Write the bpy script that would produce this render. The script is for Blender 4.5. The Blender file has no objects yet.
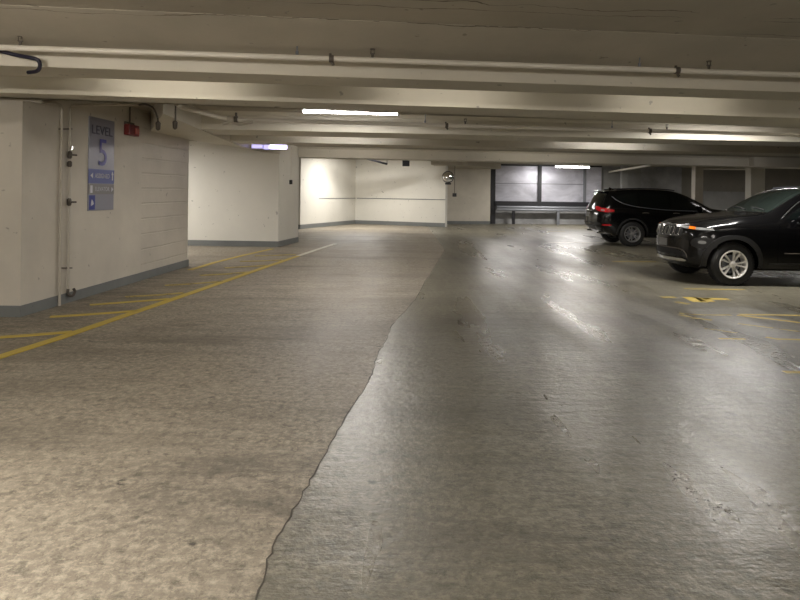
import bpy, bmesh, math, random
from mathutils import Vector, Matrix
from mathutils.bvhtree import BVHTree
sc = bpy.context.scene
C = sc.collection
R = random.Random(5)

# ------------------------------------------------------------------ camera, world, exposure
F = 620.0                      # focal length in pixels of the 800 px wide frame
EYE = 1.5                      # eye height above the floor
HORIZON = 192.3                # row of the horizon at the frame's middle column
ROLL = 0.013
cam_d = bpy.data.cameras.new('camera')
cam = bpy.data.objects.new('camera', cam_d); C.objects.link(cam)
cam_d.sensor_width = 36.0; cam_d.lens = F * 36.0 / 800.0
cam_d.shift_y = -(300 - HORIZON) / 800.0
cam_d.clip_end = 200
cam.matrix_world = Matrix.Translation((0, 0, EYE)) @ Matrix.Rotation(math.pi/2, 4, 'X') @ Matrix.Rotation(ROLL, 4, 'Z')
sc.camera = cam
w = bpy.data.worlds.new('world'); sc.world = w; w.use_nodes = True
w.node_tree.nodes['Background'].inputs[0].default_value = (0.9, 0.92, 1.0, 1)
w.node_tree.nodes['Background'].inputs[1].default_value = 0.02
sc.view_settings.view_transform = 'Standard'; sc.view_settings.look = 'None'
sc.view_settings.exposure = 1.15; sc.view_settings.gamma = 1.0
sc.cycles.use_denoising = True
sc.cycles.max_bounces = 8

def ray(x, y):
    dx = x - 400; dy = HORIZON - y; c, s = math.cos(ROLL), math.sin(ROLL)
    return (dx*c - dy*s)/F, (dx*s + dy*c)/F
def ground(x, y, z=0.0):       # where the ray through a frame point meets the level z
    a, b = ray(x, y); Y = (z - EYE)/b
    return Vector((a*Y, Y, z))
def depth(x, y, Y):
    a, b = ray(x, y)
    return Vector((a*Y, Y, EYE + b*Y))

# ------------------------------------------------------------------ materials
class NT:
    def __init__(s, name):
        s.m = bpy.data.materials.new(name); s.m.use_nodes = True
        s.t = s.m.node_tree; s.b = s.t.nodes['Principled BSDF']; s.o = s.t.nodes['Material Output']
    def n(s, typ, **k):
        nd = s.t.nodes.new(typ)
        for a, v in k.items():
            if a in nd.inputs: nd.inputs[a].default_value = v
            else: setattr(nd, a, v)
        return nd
    def l(s, a, b): s.t.links.new(a, b)
    def coord(s, scale=(1,1,1), rot=(0,0,0)):
        tc = s.n('ShaderNodeTexCoord'); mp = s.n('ShaderNodeMapping')
        mp.inputs['Scale'].default_value = scale; mp.inputs['Rotation'].default_value = rot
        s.l(tc.outputs['Object'], mp.inputs['Vector']); return mp.outputs[0]
    def noise(s, vec, scale, detail=4, rough=.6, dist=0.0):
        nd = s.n('ShaderNodeTexNoise'); nd.inputs['Scale'].default_value = scale
        nd.inputs['Detail'].default_value = detail; nd.inputs['Roughness'].default_value = rough
        nd.inputs['Distortion'].default_value = dist
        s.l(vec, nd.inputs['Vector']); return nd.outputs['Fac']
    def ramp(s, fac, stops):
        nd = s.n('ShaderNodeValToRGB'); e = nd.color_ramp.elements
        while len(e) < len(stops): e.new(.5)
        for i, (p, c) in enumerate(stops):
            e[i].position = p; e[i].color = (c if len(c) == 4 else (*c, 1)) if isinstance(c, tuple) else (c, c, c, 1)
        s.l(fac, nd.inputs[0]); return nd.outputs[0]
    def mix(s, fac, a, b, mode='MIX'):
        nd = s.n('ShaderNodeMix'); nd.data_type = 'RGBA'; nd.blend_type = mode
        for sock, v in ((nd.inputs[0], fac), (nd.inputs[6], a), (nd.inputs[7], b)):
            if hasattr(v, 'links'): s.l(v, sock)
            elif isinstance(v, tuple): sock.default_value = (*v, 1) if len(v) == 3 else v
            else: sock.default_value = v
        return nd.outputs[2]
    def bump(s, h, strength=.2, dist=.01, normal=None):
        nd = s.n('ShaderNodeBump'); nd.inputs['Strength'].default_value = strength
        nd.inputs['Distance'].default_value = dist; s.l(h, nd.inputs['Height'])
        if normal is not None: s.l(normal, nd.inputs['Normal'])
        return nd.outputs[0]

def plain(name, col, rough=.5, metal=0.0, spec=.5, coat=0.0, emit=None, es=0.0):
    k = NT(name); b = k.b
    b.inputs['Base Color'].default_value = (*col, 1); b.inputs['Roughness'].default_value = rough
    b.inputs['Metallic'].default_value = metal; b.inputs['Specular IOR Level'].default_value = spec
    b.inputs['Coat Weight'].default_value = coat; b.inputs['Coat Roughness'].default_value = .03
    if emit: b.inputs['Emission Color'].default_value = (*emit, 1); b.inputs['Emission Strength'].default_value = es
    return k.m

def painted(name, col, stain=.12, bump=.25, seams=None, rough=.6):
    """painted concrete: faint stains, pits, and optional board seams (object space, metres)"""
    k = NT(name); v = k.coord()
    big = k.noise(v, .8, 5, .6); fine = k.noise(v, 28, 4, .6)
    c2 = tuple(x*(1-stain*1.6) for x in col)
    base = k.mix(k.ramp(big, [(.35, 0.0), (.7, 1.0)]), col, c2)
    spots = k.ramp(k.noise(v, 9, 2, .5), [(.25, 1.0), (.29, 0.0)])
    base = k.mix(spots, base, tuple(x*.55 for x in col))
    k.l(base, k.b.inputs['Base Color'])
    nrm = k.bump(fine, bump, .004)
    nrm = k.bump(k.noise(v, 3.0, 3, .5), bump, .02, nrm)
    if seams:
        wv = k.n('ShaderNodeTexWave'); wv.bands_direction = seams[0]
        wv.inputs['Scale'].default_value = seams[1]; wv.inputs['Distortion'].default_value = .6
        wv.inputs['Detail Scale'].default_value = .6
        k.l(v, wv.inputs['Vector'])
        nrm = k.bump(k.ramp(wv.outputs['Fac'], [(.0, 0.0), (.03, 1.0)]), .6, .012, nrm)
    k.l(nrm, k.b.inputs['Normal'])
    k.b.inputs['Roughness'].default_value = rough
    return k.m

M = {}
M['wall'] = painted('painted_wall', (.63, .585, .50))
M['wall_board'] = painted('board_marked_wall', (.62, .575, .49), seams=('Z', 1.25), bump=.4)
M['wall_white'] = painted('white_wall', (.72, .70, .63), stain=.05, bump=.12)
M['beam'] = painted('beam_paint', (.64, .60, .50), stain=.06, bump=.15)
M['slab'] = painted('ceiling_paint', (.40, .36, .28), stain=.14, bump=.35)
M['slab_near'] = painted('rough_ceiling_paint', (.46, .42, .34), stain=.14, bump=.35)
def crack_lines(m, lines):
    k = NT.__new__(NT); k.m = m; k.t = m.node_tree; k.b = k.t.nodes['Principled BSDF']
    v = k.coord(); sx = k.n('ShaderNodeSeparateXYZ'); k.l(v, sx.inputs[0])
    col = k.b.inputs['Base Color'].links[0].from_socket
    for y0, sl, amp in lines:
        def mth(op, a, b):
            nd = k.n('ShaderNodeMath'); nd.operation = op
            for i, q in enumerate((a, b)):
                if hasattr(q, 'links'): k.l(q, nd.inputs[i])
                else: nd.inputs[i].default_value = q
            return nd.outputs[0]
        line = mth('ADD', mth('MULTIPLY', sx.outputs[0], sl), y0)
        line = mth('ADD', line, mth('MULTIPLY', k.noise(v, .9, 5, .6), amp))
        d = mth('ABSOLUTE', mth('SUBTRACT', sx.outputs[1], line), 0.0)
        wdt = mth('MULTIPLY', k.ramp(k.noise(v, 1.1, 2, .5), [(.42, 0.0), (.6, 1.0)]), .007)
        col = k.mix(mth('LESS_THAN', d, wdt), col, (.13, .11, .08))
    k.l(col, k.b.inputs['Base Color'])
crack_lines(M['slab_near'], [(4.15, .09, .35), (4.55, .09, .3), (3.9, .12, .5)])
M['grey_wall'] = painted('grey_concrete', (.26, .26, .25), stain=.15)
M['dark_wall'] = painted('dull_concrete', (.20, .185, .155), stain=.15)
M['skirt'] = painted('skirting_paint', (.19, .20, .195), stain=.15, bump=.1)
M['pipe'] = plain('pipe_paint', (.66, .62, .54), .4)
M['rust'] = plain('dull_steel', (.10, .085, .07), .5, .4)
M['steel'] = plain('galvanised_steel', (.20, .21, .23), .5, .5)
M['wall_pipe'] = plain('wall_pipe_paint', (.47, .43, .36), .5)
M['hose'] = plain('black_hose', (.012, .012, .03), .4)
M['frame'] = plain('dark_frame', (.018, .018, .022), .45)
M['red'] = plain('alarm_red', (.15, .010, .009), .4)
M['lens'] = plain('strobe_lens', (.45, .12, .10), .15)
M['chrome'] = plain('chrome', (.75, .75, .75), .12, 1.0)
M['mirror'] = plain('mirror_glass', (.85, .86, .88), .04, 1.0)
M['joint'] = plain('dark_floor_joint', (.06, .053, .04), .7)
M['housing'] = plain('lamp_housing', (.7, .7, .68), .4)
M['tube'] = plain('fluorescent_tube', (1, 1, 1), .3, emit=(1.0, .96, .95), es=16)
M['tube_added'] = plain('added_tube_faint', (1, 1, 1), .3, emit=(1.0, .93, .83), es=6.5)  # glow of the added tubes between the nearest beams
M['tube_strong'] = plain('fluorescent_tube_bright', (1, 1, 1), .3, emit=(1.0, .93, .85), es=130)
M['tube_mid'] = plain('fluorescent_tube_soft', (1, 1, 1), .3, emit=(1.0, .93, .85), es=45)
M['tube_violet'] = plain('violet_lens', (1, 1, 1), .3, emit=(.62, .55, 1.0), es=5)
M['tube_dim'] = plain('violet_lens_dim', (.4, .4, .5), .3, emit=(.30, .27, .62), es=1.0)

def floor_mat(name, a, b, dark, rough, greasy, patches=(), bmp=.35):
    k = NT(name); v = k.coord(); vs = k.coord((1.0, .16, 1)); vx = k.coord((.22, 1.0, 1))
    big = k.noise(v, .45, 5, .62, .3); mid = k.noise(v, 2.6, 6, .7); fine = k.noise(v, 60, 3, .7)
    base = k.mix(k.ramp(big, [(.32, 0.0), (.68, 1.0)]), a, b)
    base = k.mix(k.ramp(mid, [(.40, 0.0), (.75, .75)]), base, dark)
    streak = k.noise(vx, 2.2, 5, .65)
    base = k.mix(k.ramp(streak, [(.50, 0.0), (.72, .45)]), base, dark)
    grit = k.ramp(fine, [(.35, 0.0), (.65, 1.0)])
    base = k.mix(k.mix(.25, (0,0,0), grit), base, tuple(x*1.25 for x in a), 'MIX')
    spots = k.ramp(k.noise(v, 5.5, 2, .4), [(.22, 1.0), (.27, 0.0)])
    base = k.mix(spots, base, tuple(x*.25 for x in dark))
    speck = k.noise(v, 22, 5, .8)
    base = k.mix(k.ramp(speck, [(.46, 0.0), (.60, .75)]), base, tuple(x*1.55 for x in a))
    base = k.mix(k.ramp(k.noise(v, 13, 6, .85, .3), [(.50, 0.0), (.64, .8)]), base, tuple(x*.62 for x in dark))
    base = k.mix(k.ramp(k.noise(vx, 1.1, 5, .7, .5), [(.50, 0.0), (.66, .7)]), base, tuple(x*.9 for x in dark))
    ridg = k.noise(k.coord((.12, 1.0, 1), (0, 0, .12)), 9, 6, .8)
    base = k.mix(k.ramp(ridg, [(.52, 0.0), (.72, .3)]), base, tuple(x*.8 for x in dark))
    for (sx_, sy_, rad, ax) in patches:
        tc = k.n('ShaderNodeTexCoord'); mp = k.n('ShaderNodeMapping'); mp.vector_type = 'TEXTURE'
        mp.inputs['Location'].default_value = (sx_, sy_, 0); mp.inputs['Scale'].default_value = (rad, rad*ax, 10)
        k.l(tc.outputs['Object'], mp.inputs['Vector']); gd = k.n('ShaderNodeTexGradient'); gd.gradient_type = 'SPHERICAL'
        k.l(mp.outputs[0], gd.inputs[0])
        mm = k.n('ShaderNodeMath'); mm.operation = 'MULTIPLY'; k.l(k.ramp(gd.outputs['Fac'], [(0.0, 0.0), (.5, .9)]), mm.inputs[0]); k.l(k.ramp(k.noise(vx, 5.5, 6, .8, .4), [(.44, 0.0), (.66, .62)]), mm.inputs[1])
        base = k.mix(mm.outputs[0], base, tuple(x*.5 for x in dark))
    k.l(base, k.b.inputs['Base Color'])
    rr = k.noise(vs, 1.3, 4, .6)
    r2 = k.ramp(rr, [(.3, rough - greasy), (.7, rough + greasy)])
    k.l(r2, k.b.inputs['Roughness'])
    k.b.inputs['Specular IOR Level'].default_value = .5 if bmp < .4 else .75
    nrm = k.bump(fine, .35, .003)
    nrm = k.bump(k.noise(vx, 5, 6, .75), .5, .014, nrm)
    nrm = k.bump(k.noise(v, 16, 4, .7), bmp, .010, nrm)
    nrm = k.bump(k.noise(k.coord((.35, 1.0, 1)), 1.6, 3, .6), .4, .03, nrm)
    k.l(nrm, k.b.inputs['Normal'])
    return k.m
M['floor_left'] = floor_mat('worn_concrete', (.29, .25, .19), (.22, .19, .145), (.12, .104, .078), .55, .08, ((-2.37, 7.0, .35, .8), (-4.0, 3.9, .12, 1), (-1.3, 9.0, 2.6, 1.1), (-3.9, 9.5, .9, 5.5), (-3.7, 6.3, 1.0, 1.2), (-1.0, 17, 2.5, 1.5), (-.7, 3.1, .8, .7)), .25)  # includes a darker strip along the wall foot and a broad darker middle
M['floor_right'] = floor_mat('coated_concrete', (.165, .152, .112), (.125, .114, .082), (.070, .062, .044), .34, .13, ((2.35, 5.95, 1.0, .9), (3.15, 4.75, 1.1, .8), (1.7, 6.9, .6, 1.1), (5.6, 8.3, .9, .6), (1.0, 4.0, .12, .5), (3.4, 8.6, 1.2, .6), (2.1, 9.8, 1.0, .7)), .5)

def worn_paint(name, col, thr):
    k = NT(name); v = k.coord((.6, 1.6, 1))
    k.b.inputs['Base Color'].default_value = (*col, 1); k.b.inputs['Roughness'].default_value = .5
    fac = k.ramp(k.noise(v, 6, 6, .75), [(thr-.05, 0.0), (thr+.07, 1.0)])
    tr = k.n('ShaderNodeBsdfTransparent'); mx = k.n('ShaderNodeMixShader')
    k.l(fac, mx.inputs[0]); k.l(tr.outputs[0], mx.inputs[1]); k.l(k.b.outputs[0], mx.inputs[2])
    k.l(mx.outputs[0], k.o.inputs['Surface']); return k.m
M['yellow'] = worn_paint('yellow_paint', (.50, .36, .04), .30)
M['yellow_worn'] = worn_paint('faded_yellow_paint', (.42, .32, .07), .41)
M['white_line'] = worn_paint('white_line_paint', (.62, .60, .52), .36)

def panel_mat():
    k = NT('frosted_panel'); v = k.coord(); b = k.b
    n1 = k.noise(k.coord((1, 1, 2.2)), .9, 4, .6, .6)
    col = k.ramp(n1, [(.3, (.42, .42, .48)), (.7, (.72, .72, .80))])
    k.l(col, b.inputs['Base Color']); b.inputs['Roughness'].default_value = .33
    b.inputs['Metallic'].default_value = .35
    k.l(k.bump(k.noise(v, 2.0, 3, .5), .5, .03), b.inputs['Normal'])
    return k.m
M['panel'] = panel_mat()
M['kerb'] = painted('kerb_concrete', (.33, .33, .33), stain=.35)
M['paint'] = plain('black_car_paint', (.003, .003, .0034), .12, 0, .5, 0.0)
M['cladding'] = plain('black_plastic', (.012, .012, .012), .5)
M['glass'] = plain('tinted_glass', (.004, .006, .006), .05, 0, .6)
M['glass_front'] = plain('windshield_glass', (.012, .017, .015), .06, 0, .7)
M['rubber'] = plain('tyre_rubber', (.012, .012, .012), .65)
M['alloy'] = plain('alloy_rim', (.86, .84, .80), .35, .35)
M['alloy_dark'] = plain('dark_alloy_rim', (.34, .34, .34), .35, .6)
M['brake'] = plain('wheel_well', (.01, .01, .01), .8)
M['lamp_clear'] = plain('headlamp_lens', (.55, .56, .56), .1, .6, .6)
M['amber'] = plain('amber_lens', (.75, .16, .01), .2, emit=(1, .2, .01), es=.12)
M['lamp_red'] = plain('red_lens', (.42, .01, .014), .12, 0, .6)
M['plate'] = plain('number_plate', (.13, .13, .13), .4)
M['sign_face'] = plain('brushed_sign', (.25, .25, .29), .38, .4)
M['sign_blue'] = plain('sign_blue', (.075, .095, .30), .4)
M['sign_deep'] = plain('sign_deep_blue', (.008, .02, .22), .4)
M['sign_grey'] = plain('sign_grey', (.20, .19, .185), .4)
M['letter_grey'] = plain('sign_letter_grey', (.035, .035, .07), .4)
M['letter_blue'] = plain('sign_letter_blue', (.02, .02, .22), .35)
M['letter_white'] = plain('sign_letter_white', (.6, .6, .66), .4)

# ------------------------------------------------------------------ helpers
def tag(o, label=None, cat=None, group=None, kind=None):
    if label: o['label'] = label
    if cat: o['category'] = cat
    if group: o['group'] = group
    if kind: o['kind'] = kind
    return o
def empty(name, loc=(0,0,0), rz=0.0):
    o = bpy.data.objects.new(name, None); C.objects.link(o)
    o.location = loc; o.rotation_euler.z = rz; o.empty_display_size = .1; return o
def link(name, bm, mat, parent=None, smooth=False):
    me = bpy.data.meshes.new(name)
    bmesh.ops.recalc_face_normals(bm, faces=bm.faces)
    bm.to_mesh(me); bm.free()
    for m in (mat if isinstance(mat, (list, tuple)) else [mat]): me.materials.append(m)
    if smooth:
        me.polygons.foreach_set('use_smooth', [True]*len(me.polygons))
        me.set_sharp_from_angle(angle=math.radians(42))
    o = bpy.data.objects.new(name, me); C.objects.link(o)
    if parent is not None: o.parent = parent
    return o
def new(): return bmesh.new()
def box(bm, lo, hi, bev=0.0, mtx=None):
    r = bmesh.ops.create_cube(bm, size=1.0); vs = r['verts']
    lo, hi = Vector(lo), Vector(hi)
    for v in vs:
        v.co = Vector((lo[i] + (v.co[i]+.5)*(hi[i]-lo[i]) for i in range(3)))
    if bev:
        es = list({e for v in vs for e in v.link_edges})
        rr = bmesh.ops.bevel(bm, geom=es, offset=bev, segments=2, profile=.5, affect='EDGES')
        vs = list({v for f in rr['faces'] for v in f.verts} | {v for v in vs if v.is_valid})
    if mtx is not None: bmesh.ops.transform(bm, matrix=mtx, verts=vs)
    return vs
def prism(bm, pts, z0, z1):
    """vertical prism on a plan outline"""
    lo = [bm.verts.new((p[0], p[1], z0)) for p in pts]; hi = [bm.verts.new((p[0], p[1], z1)) for p in pts]
    n = len(pts)
    bm.faces.new(lo[::-1]); bm.faces.new(hi)
    for i in range(n): bm.faces.new((lo[i], lo[(i+1) % n], hi[(i+1) % n], hi[i]))
def tube(bm, pts, r, seg=10, cap=True):
    pts = [Vector(p) for p in pts]; rings = []; up = None
    for i, p in enumerate(pts):
        t = (pts[min(i+1, len(pts)-1)] - pts[max(i-1, 0)]).normalized()
        if up is None: up = Vector((0, 0, 1)) if abs(t.z) < .9 else Vector((0, 1, 0))
        a = t.cross(up)
        if a.length < 1e-4: a = t.cross(Vector((1, 0, 0)))
        a.normalize(); b = a.cross(t).normalized(); up = b
        rr = r[i] if isinstance(r, (list, tuple)) else r
        rings.append([bm.verts.new(p + a*math.cos(k*math.tau/seg)*rr + b*math.sin(k*math.tau/seg)*rr) for k in range(seg)])
    for i in range(len(rings)-1):
        for k in range(seg):
            bm.faces.new((rings[i][k], rings[i][(k+1) % seg], rings[i+1][(k+1) % seg], rings[i+1][k]))
    if cap: bm.faces.new(rings[0][::-1]); bm.faces.new(rings[-1])
def lathe(bm, prof, seg=40, axis='Y', centre=(0,0,0)):
    """prof: (radius, offset along axis)"""
    cx = Vector(centre); rings = []
    for r, h in prof:
        ring = []
        for k in range(seg):
            a = k*math.tau/seg; c, s = r*math.cos(a), r*math.sin(a)
            p = {'Y': (c, h, s), 'Z': (c, s, h), 'X': (h, c, s)}[axis]
            ring.append(bm.verts.new(cx + Vector(p)))
        rings.append(ring)
    for i in range(len(rings)-1):
        for k in range(seg):
            bm.faces.new((rings[i][k], rings[i][(k+1) % seg], rings[i+1][(k+1) % seg], rings[i+1][k]))
    return rings
def smooth_pts(pts, n=6, closed=False):
    pts = [Vector(p) for p in pts]; out = []; m = len(pts)
    rng = range(m) if closed else range(m-1)
    for i in rng:
        p0 = pts[(i-1) % m] if closed or i > 0 else pts[0]
        p1 = pts[i]; p2 = pts[(i+1) % m]
        p3 = pts[(i+2) % m] if closed or i+2 < m else pts[-1]
        for k in range(n):
            t = k/n
            out.append(.5*((2*p1) + (p2-p0)*t + (2*p0-5*p1+4*p2-p3)*t*t + (-p0+3*p1-3*p2+p3)*t**3))
    if not closed: out.append(pts[-1])
    return out
def interp(tab, x):
    if x <= tab[0][0]: return tab[0][1]
    for (a, u), (b, v) in zip(tab, tab[1:]):
        if x <= b: return u + (v-u)*(x-a)/(b-a)
    return tab[-1][1]
def spline(tab):
    """monotone-ish smooth table"""
    xs = [t[0] for t in tab]; ys = [t[1] for t in tab]; n = len(xs)
    d = [(ys[i+1]-ys[i])/(xs[i+1]-xs[i]) for i in range(n-1)]
    m = [d[0]] + [0 if d[i-1]*d[i] <= 0 else 2*d[i-1]*d[i]/(d[i-1]+d[i]) for i in range(1, n-1)] + [d[-1]]
    def f(x):
        if x <= xs[0]: return ys[0]
        if x >= xs[-1]: return ys[-1]
        i = max(j for j in range(n-1) if xs[j] <= x); h = xs[i+1]-xs[i]; t = (x-xs[i])/h
        return (2*t**3-3*t*t+1)*ys[i]+(t**3-2*t*t+t)*h*m[i]+(-2*t**3+3*t*t)*ys[i+1]+(t**3-t*t)*h*m[i+1]
    return f

# ------------------------------------------------------------------ the setting
SLAB = 2.80; SOFFIT = 2.50
seam = [(520, 195), (445, 250), (428, 277), (415, 300), (404, 313), (392, 325), (386, 342), (377, 355), (372, 375), (361, 394), (347, 417),
        (332, 442), (317, 470), (301, 498), (282, 532), (268, 560), (257, 600), (235, 680)]
sp = []
g0 = [ground(*p) for p in seam[1:]]
for a, b in zip(g0, g0[1:]):
    for k in range(5):
        p = a.lerp(b, k/5); sp.append((p.x + R.uniform(-.008, .008), p.y))
sp.append((g0[-1].x, g0[-1].y))
far_x = sp[0][0] + .1
bm = new(); prism(bm, [(-12, -9)] + [(-12, 40), (far_x, 40)] + sp + [(sp[-1][0]-.6, -9)], -.2, 0.0)
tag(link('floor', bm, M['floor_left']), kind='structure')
bm = new(); prism(bm, [(22, -9), (22, 40), (far_x, 40)] + sp + [(sp[-1][0]-.6, -9)], -.2, 0.004)
tag(link('floor', bm, M['floor_right']), kind='structure')

bm = new(); jl = [Vector((p[0], p[1])) for p in sp]; Lh = []; Rh = []
for i, p in enumerate(jl):
    wj = .002 + .004*R.random()
    Lh.append((p.x-wj, p.y)); Rh.append((p.x+wj*.6, p.y))
prism(bm, Lh + Rh[::-1], -.01, .0055)
tag(link('trim_7', bm, M['joint']), kind='structure')
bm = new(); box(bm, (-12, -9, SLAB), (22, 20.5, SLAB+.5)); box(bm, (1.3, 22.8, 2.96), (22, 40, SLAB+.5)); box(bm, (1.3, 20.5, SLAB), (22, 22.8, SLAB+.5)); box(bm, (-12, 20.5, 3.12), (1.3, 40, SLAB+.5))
tag(link('ceiling', bm, M['slab']), kind='structure')

def beam(y0, slope, t, x0, x1, z0=SOFFIT, haunch=0.0, n='', t0=None):
    if t0 is None: t0 = t
    bm = new()
    def y(x): return y0 + slope*x
    prism(bm, [(x0, y(x0)), (x1, y(x1)), (x1, y(x1)+t), (x0, y(x0)+t0)], z0, SLAB+.02)
    if haunch:
        v = []
        for x in (x0, x1):
            v.append([bm.verts.new((x, y(x)-haunch, SLAB+.01)), bm.verts.new((x, y(x)-.002, SLAB-.055)), bm.verts.new((x, y(x)+.03, SLAB+.01))])
        for i in range(3):
            j = (i+1) % 3; bm.faces.new((v[0][i], v[0][j], v[1][j], v[1][i]))
        bm.faces.new(v[0]); bm.faces.new(v[1][::-1])
    return tag(link('ceiling_beam', bm, M['beam'], smooth=False), kind='structure')
BEAMS = [(5.47, .112, .48, 0), (7.13, .135, 1.9, 0), (10.5, .09, 1.0, .1), (13.1, .12, .8, .1), (18.6, .155, .8, .1)]
for i, (y0, s, t, h) in enumerate(BEAMS):
    beam(y0, s, t, -11.5 if i < 2 else -3.5, 21, haunch=h, t0=(-.1 if i == 1 else None))
bm = new(); v = []
for x in (-11.5, 21):
    yb = 5.47 + .112*x
    v.append([bm.verts.new((x, yb-.75, SLAB+.01)), bm.verts.new((x, yb-.75, SLAB-.008)), bm.verts.new((x, yb-.003, 2.64)), bm.verts.new((x, yb+.01, 2.64)), bm.verts.new((x, yb+.01, SLAB+.01))])
for k in range(5): bm.faces.new((v[0][k], v[0][(k+1) % 5], v[1][(k+1) % 5], v[1][k]))
bm.faces.new(v[0]); bm.faces.new(v[1][::-1])
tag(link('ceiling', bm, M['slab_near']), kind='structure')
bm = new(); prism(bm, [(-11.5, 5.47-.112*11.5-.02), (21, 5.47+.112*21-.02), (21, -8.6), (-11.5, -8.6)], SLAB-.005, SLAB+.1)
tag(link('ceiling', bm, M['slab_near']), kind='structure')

# near wall block on the left, its side faces the aisle
pc = ground(20, 317); pe = ground(188, 266); mid = pc.lerp(pe, .60)
bm = new(); prism(bm, [(pc.x, pc.y), (mid.x, mid.y), (mid.x-1.5, mid.y), (-11.8, pc.y+.3), (-11.8, pc.y)], 0, SLAB)
wl = tag(link('wall_left', bm, M['wall']), kind='structure')
bm = new(); prism(bm, [(mid.x-.012, mid.y), (pe.x-.012, pe.y), (pe.x-.8, pe.y), (mid.x-.8, mid.y)], 0, SLAB)
tag(link('wall_left', bm, M['wall_board']), kind='structure')
def skirting(name, pts, h, t, close_ends=True):
    """a band standing proud of a wall foot; pts run with the wall on their left"""
    bm = new(); off = []
    n = len(pts); P = [Vector((p[0], p[1])) for p in pts]
    for i, p in enumerate(P):
        ns = []
        if i > 0: d = (P[i]-P[i-1]).normalized(); ns.append(Vector((d.y, -d.x)))
        if i < n-1: d = (P[i+1]-P[i]).normalized(); ns.append(Vector((d.y, -d.x)))
        nn = sum(ns, Vector((0, 0))).normalized(); k = 1/max(.4, nn.dot(ns[0]))
        off.append(p + nn*t*k)
    prism(bm, [tuple(p) for p in P] + [tuple(p) for p in off[::-1]], 0.0, h)
    return tag(link(name, bm, M['skirt']), kind='structure')
dirw = (pe-pc).normalized()
skirting('baseboard_left', [(-11.8, pc.y), (pc.x, pc.y), (pe.x, pe.y), (pe.x-.8, pe.y)], .13, .012)

# girder over the left edge of the aisle and the rear pillar
bp = ground(278, 247); bs = ground(298, 242); bl = ground(188, 245.5)
bm = new(); prism(bm, [(-4.24, 10.5), (-3.07, 8.0), (-3.36, 11), (-3.52, 13), (-3.52, 15.6), (bp.x+.02, bp.y-.05), (bp.x, bp.y+.3), (pe.x-.02, pe.y+.1), (pe.x-.02, pe.y-.05)], SOFFIT-.02, SLAB)
tag(link('trim_1', bm, M['beam']), kind='structure')
bm = new(); prism(bm, [(-11.8, bl.y+.6), (bl.x, bl.y), (bp.x, bp.y), (bs.x, bs.y), (bs.x-.3, bs.y+.2), (-11.8, bs.y+.2)], 0, SLAB)
tag(link('wall_left', bm, M['wall_white']), kind='structure')
skirting('baseboard_left', [(-11.8, bl.y+.6), (bl.x, bl.y), (bp.x, bp.y), (bs.x, bs.y)], .15, .012)

# rear walls
A, B, Cc, D, E_ = ground(300, 229), ground(355, 223.7), ground(445, 227), ground(446, 224), ground(490, 224.2)
bm = new(); prism(bm, [(-11.8, A.y-1.5), (A.x, A.y), (B.x, B.y), (Cc.x, Cc.y), (Cc.x+.12, Cc.y+.4), (Cc.x, 34), (-11.8, 34)], 0, 3.12)
tag(link('wall_back', bm, M['wall_white']), kind='structure')
bm = new(); prism(bm, [(Cc.x, D.y), (E_.x, E_.y), (E_.x, E_.y+.5), (Cc.x, D.y+.6)], 0, 2.97)
tag(link('wall_back', bm, M['wall']), kind='structure')
skirting('baseboard_back', [(-11.8, A.y-1.5), (A.x, A.y), (B.x, B.y), (Cc.x, Cc.y)], .17, .012)
skirting('baseboard_back', [(Cc.x+.14, D.y), (E_.x, E_.y)], .15, .012)
# horizontal casting joint of the rear wall
bm = new()
def on_seg(P, Q, t): return P.lerp(Q, t)
u = on_seg(B, Cc, -.0); dn = (Cc-B).normalized(); nrm_back = Vector((dn.y, -dn.x, 0))
def rib_along(bm, P, Q, z, h, t):
    d = (Q-P).normalized(); n = Vector((d.y, -d.x, 0))
    prism(bm, [tuple((P+n*t)[:2]), tuple((Q+n*t)[:2]), tuple((Q-n*.01)[:2]), tuple((P-n*.01)[:2])], z, z+h)
rib_along(bm, on_seg(B, Cc, .02), Cc, 1.18, .035, .012)
rib_along(bm, on_seg(A, B, .3), B, 1.18, .03, .01)
tag(link('trim_2', bm, M['skirt']), kind='structure')
# downstand at the head of the rear wall, higher at its left end
bm = new(); prism(bm, [(1.3, 26.4), (2.9, 26.8), (4.8, 29.6), (4.8, 30.9), (2.0, 30.2), (1.6, 28)], 2.70, 2.97)
tag(link('trim_3', bm, M['slab']), kind='structure')

# frosted panel window bay
def wy(x): return 30.55 + .10*(x-4.5)
bm = new(); prism(bm, [(4.48, wy(4.48)), (4.72, wy(4.72)), (4.72, wy(4.7)+.3), (4.48, wy(4.5)+.3)], 0, 2.97)
tag(link('trim_4', bm, M['frame']), kind='structure')
win = empty('window_1', (0, 0, 0)); tag(win, kind='structure')
for i, (x0, x1, z0, z1) in enumerate([(4.7, 6.85, 2.02, 2.88), (4.7, 6.85, 1.12, 2.0), (7.0, 9.2, 2.02, 2.88), (7.0, 9.2, 1.12, 2.0), (9.26, 10.1, 1.12, 2.88)]):
    bm = new(); prism(bm, [(x0, wy(x0)), (x1, wy(x1)), (x1, wy(x1)+.05), (x0, wy(x0)+.05)], z0, z1)
    link('pane', bm, M['panel'], win)
bm = new()
for x0, x1, z0, z1, d in [(6.84, 7.01, .9, 2.97, .10), (4.7, 10.1, .92, 1.13, .08), (4.7, 10.1, 2.88, 2.97, .06)]:
    prism(bm, [(x0, wy(x0)-d), (x1, wy(x1)-d), (x1, wy(x1)+.08), (x0, wy(x0)+.08)], z0, z1)
link('window_frame', bm, M['frame'], win)
bm = new(); prism(bm, [(9.16, wy(9.16)-.05), (9.30, wy(9.3)-.05), (9.30, wy(9.3)+.05), (9.16, wy(9.16)+.05)], 1.1, 2.9); link('mullion', bm, M['steel'], win)
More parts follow.
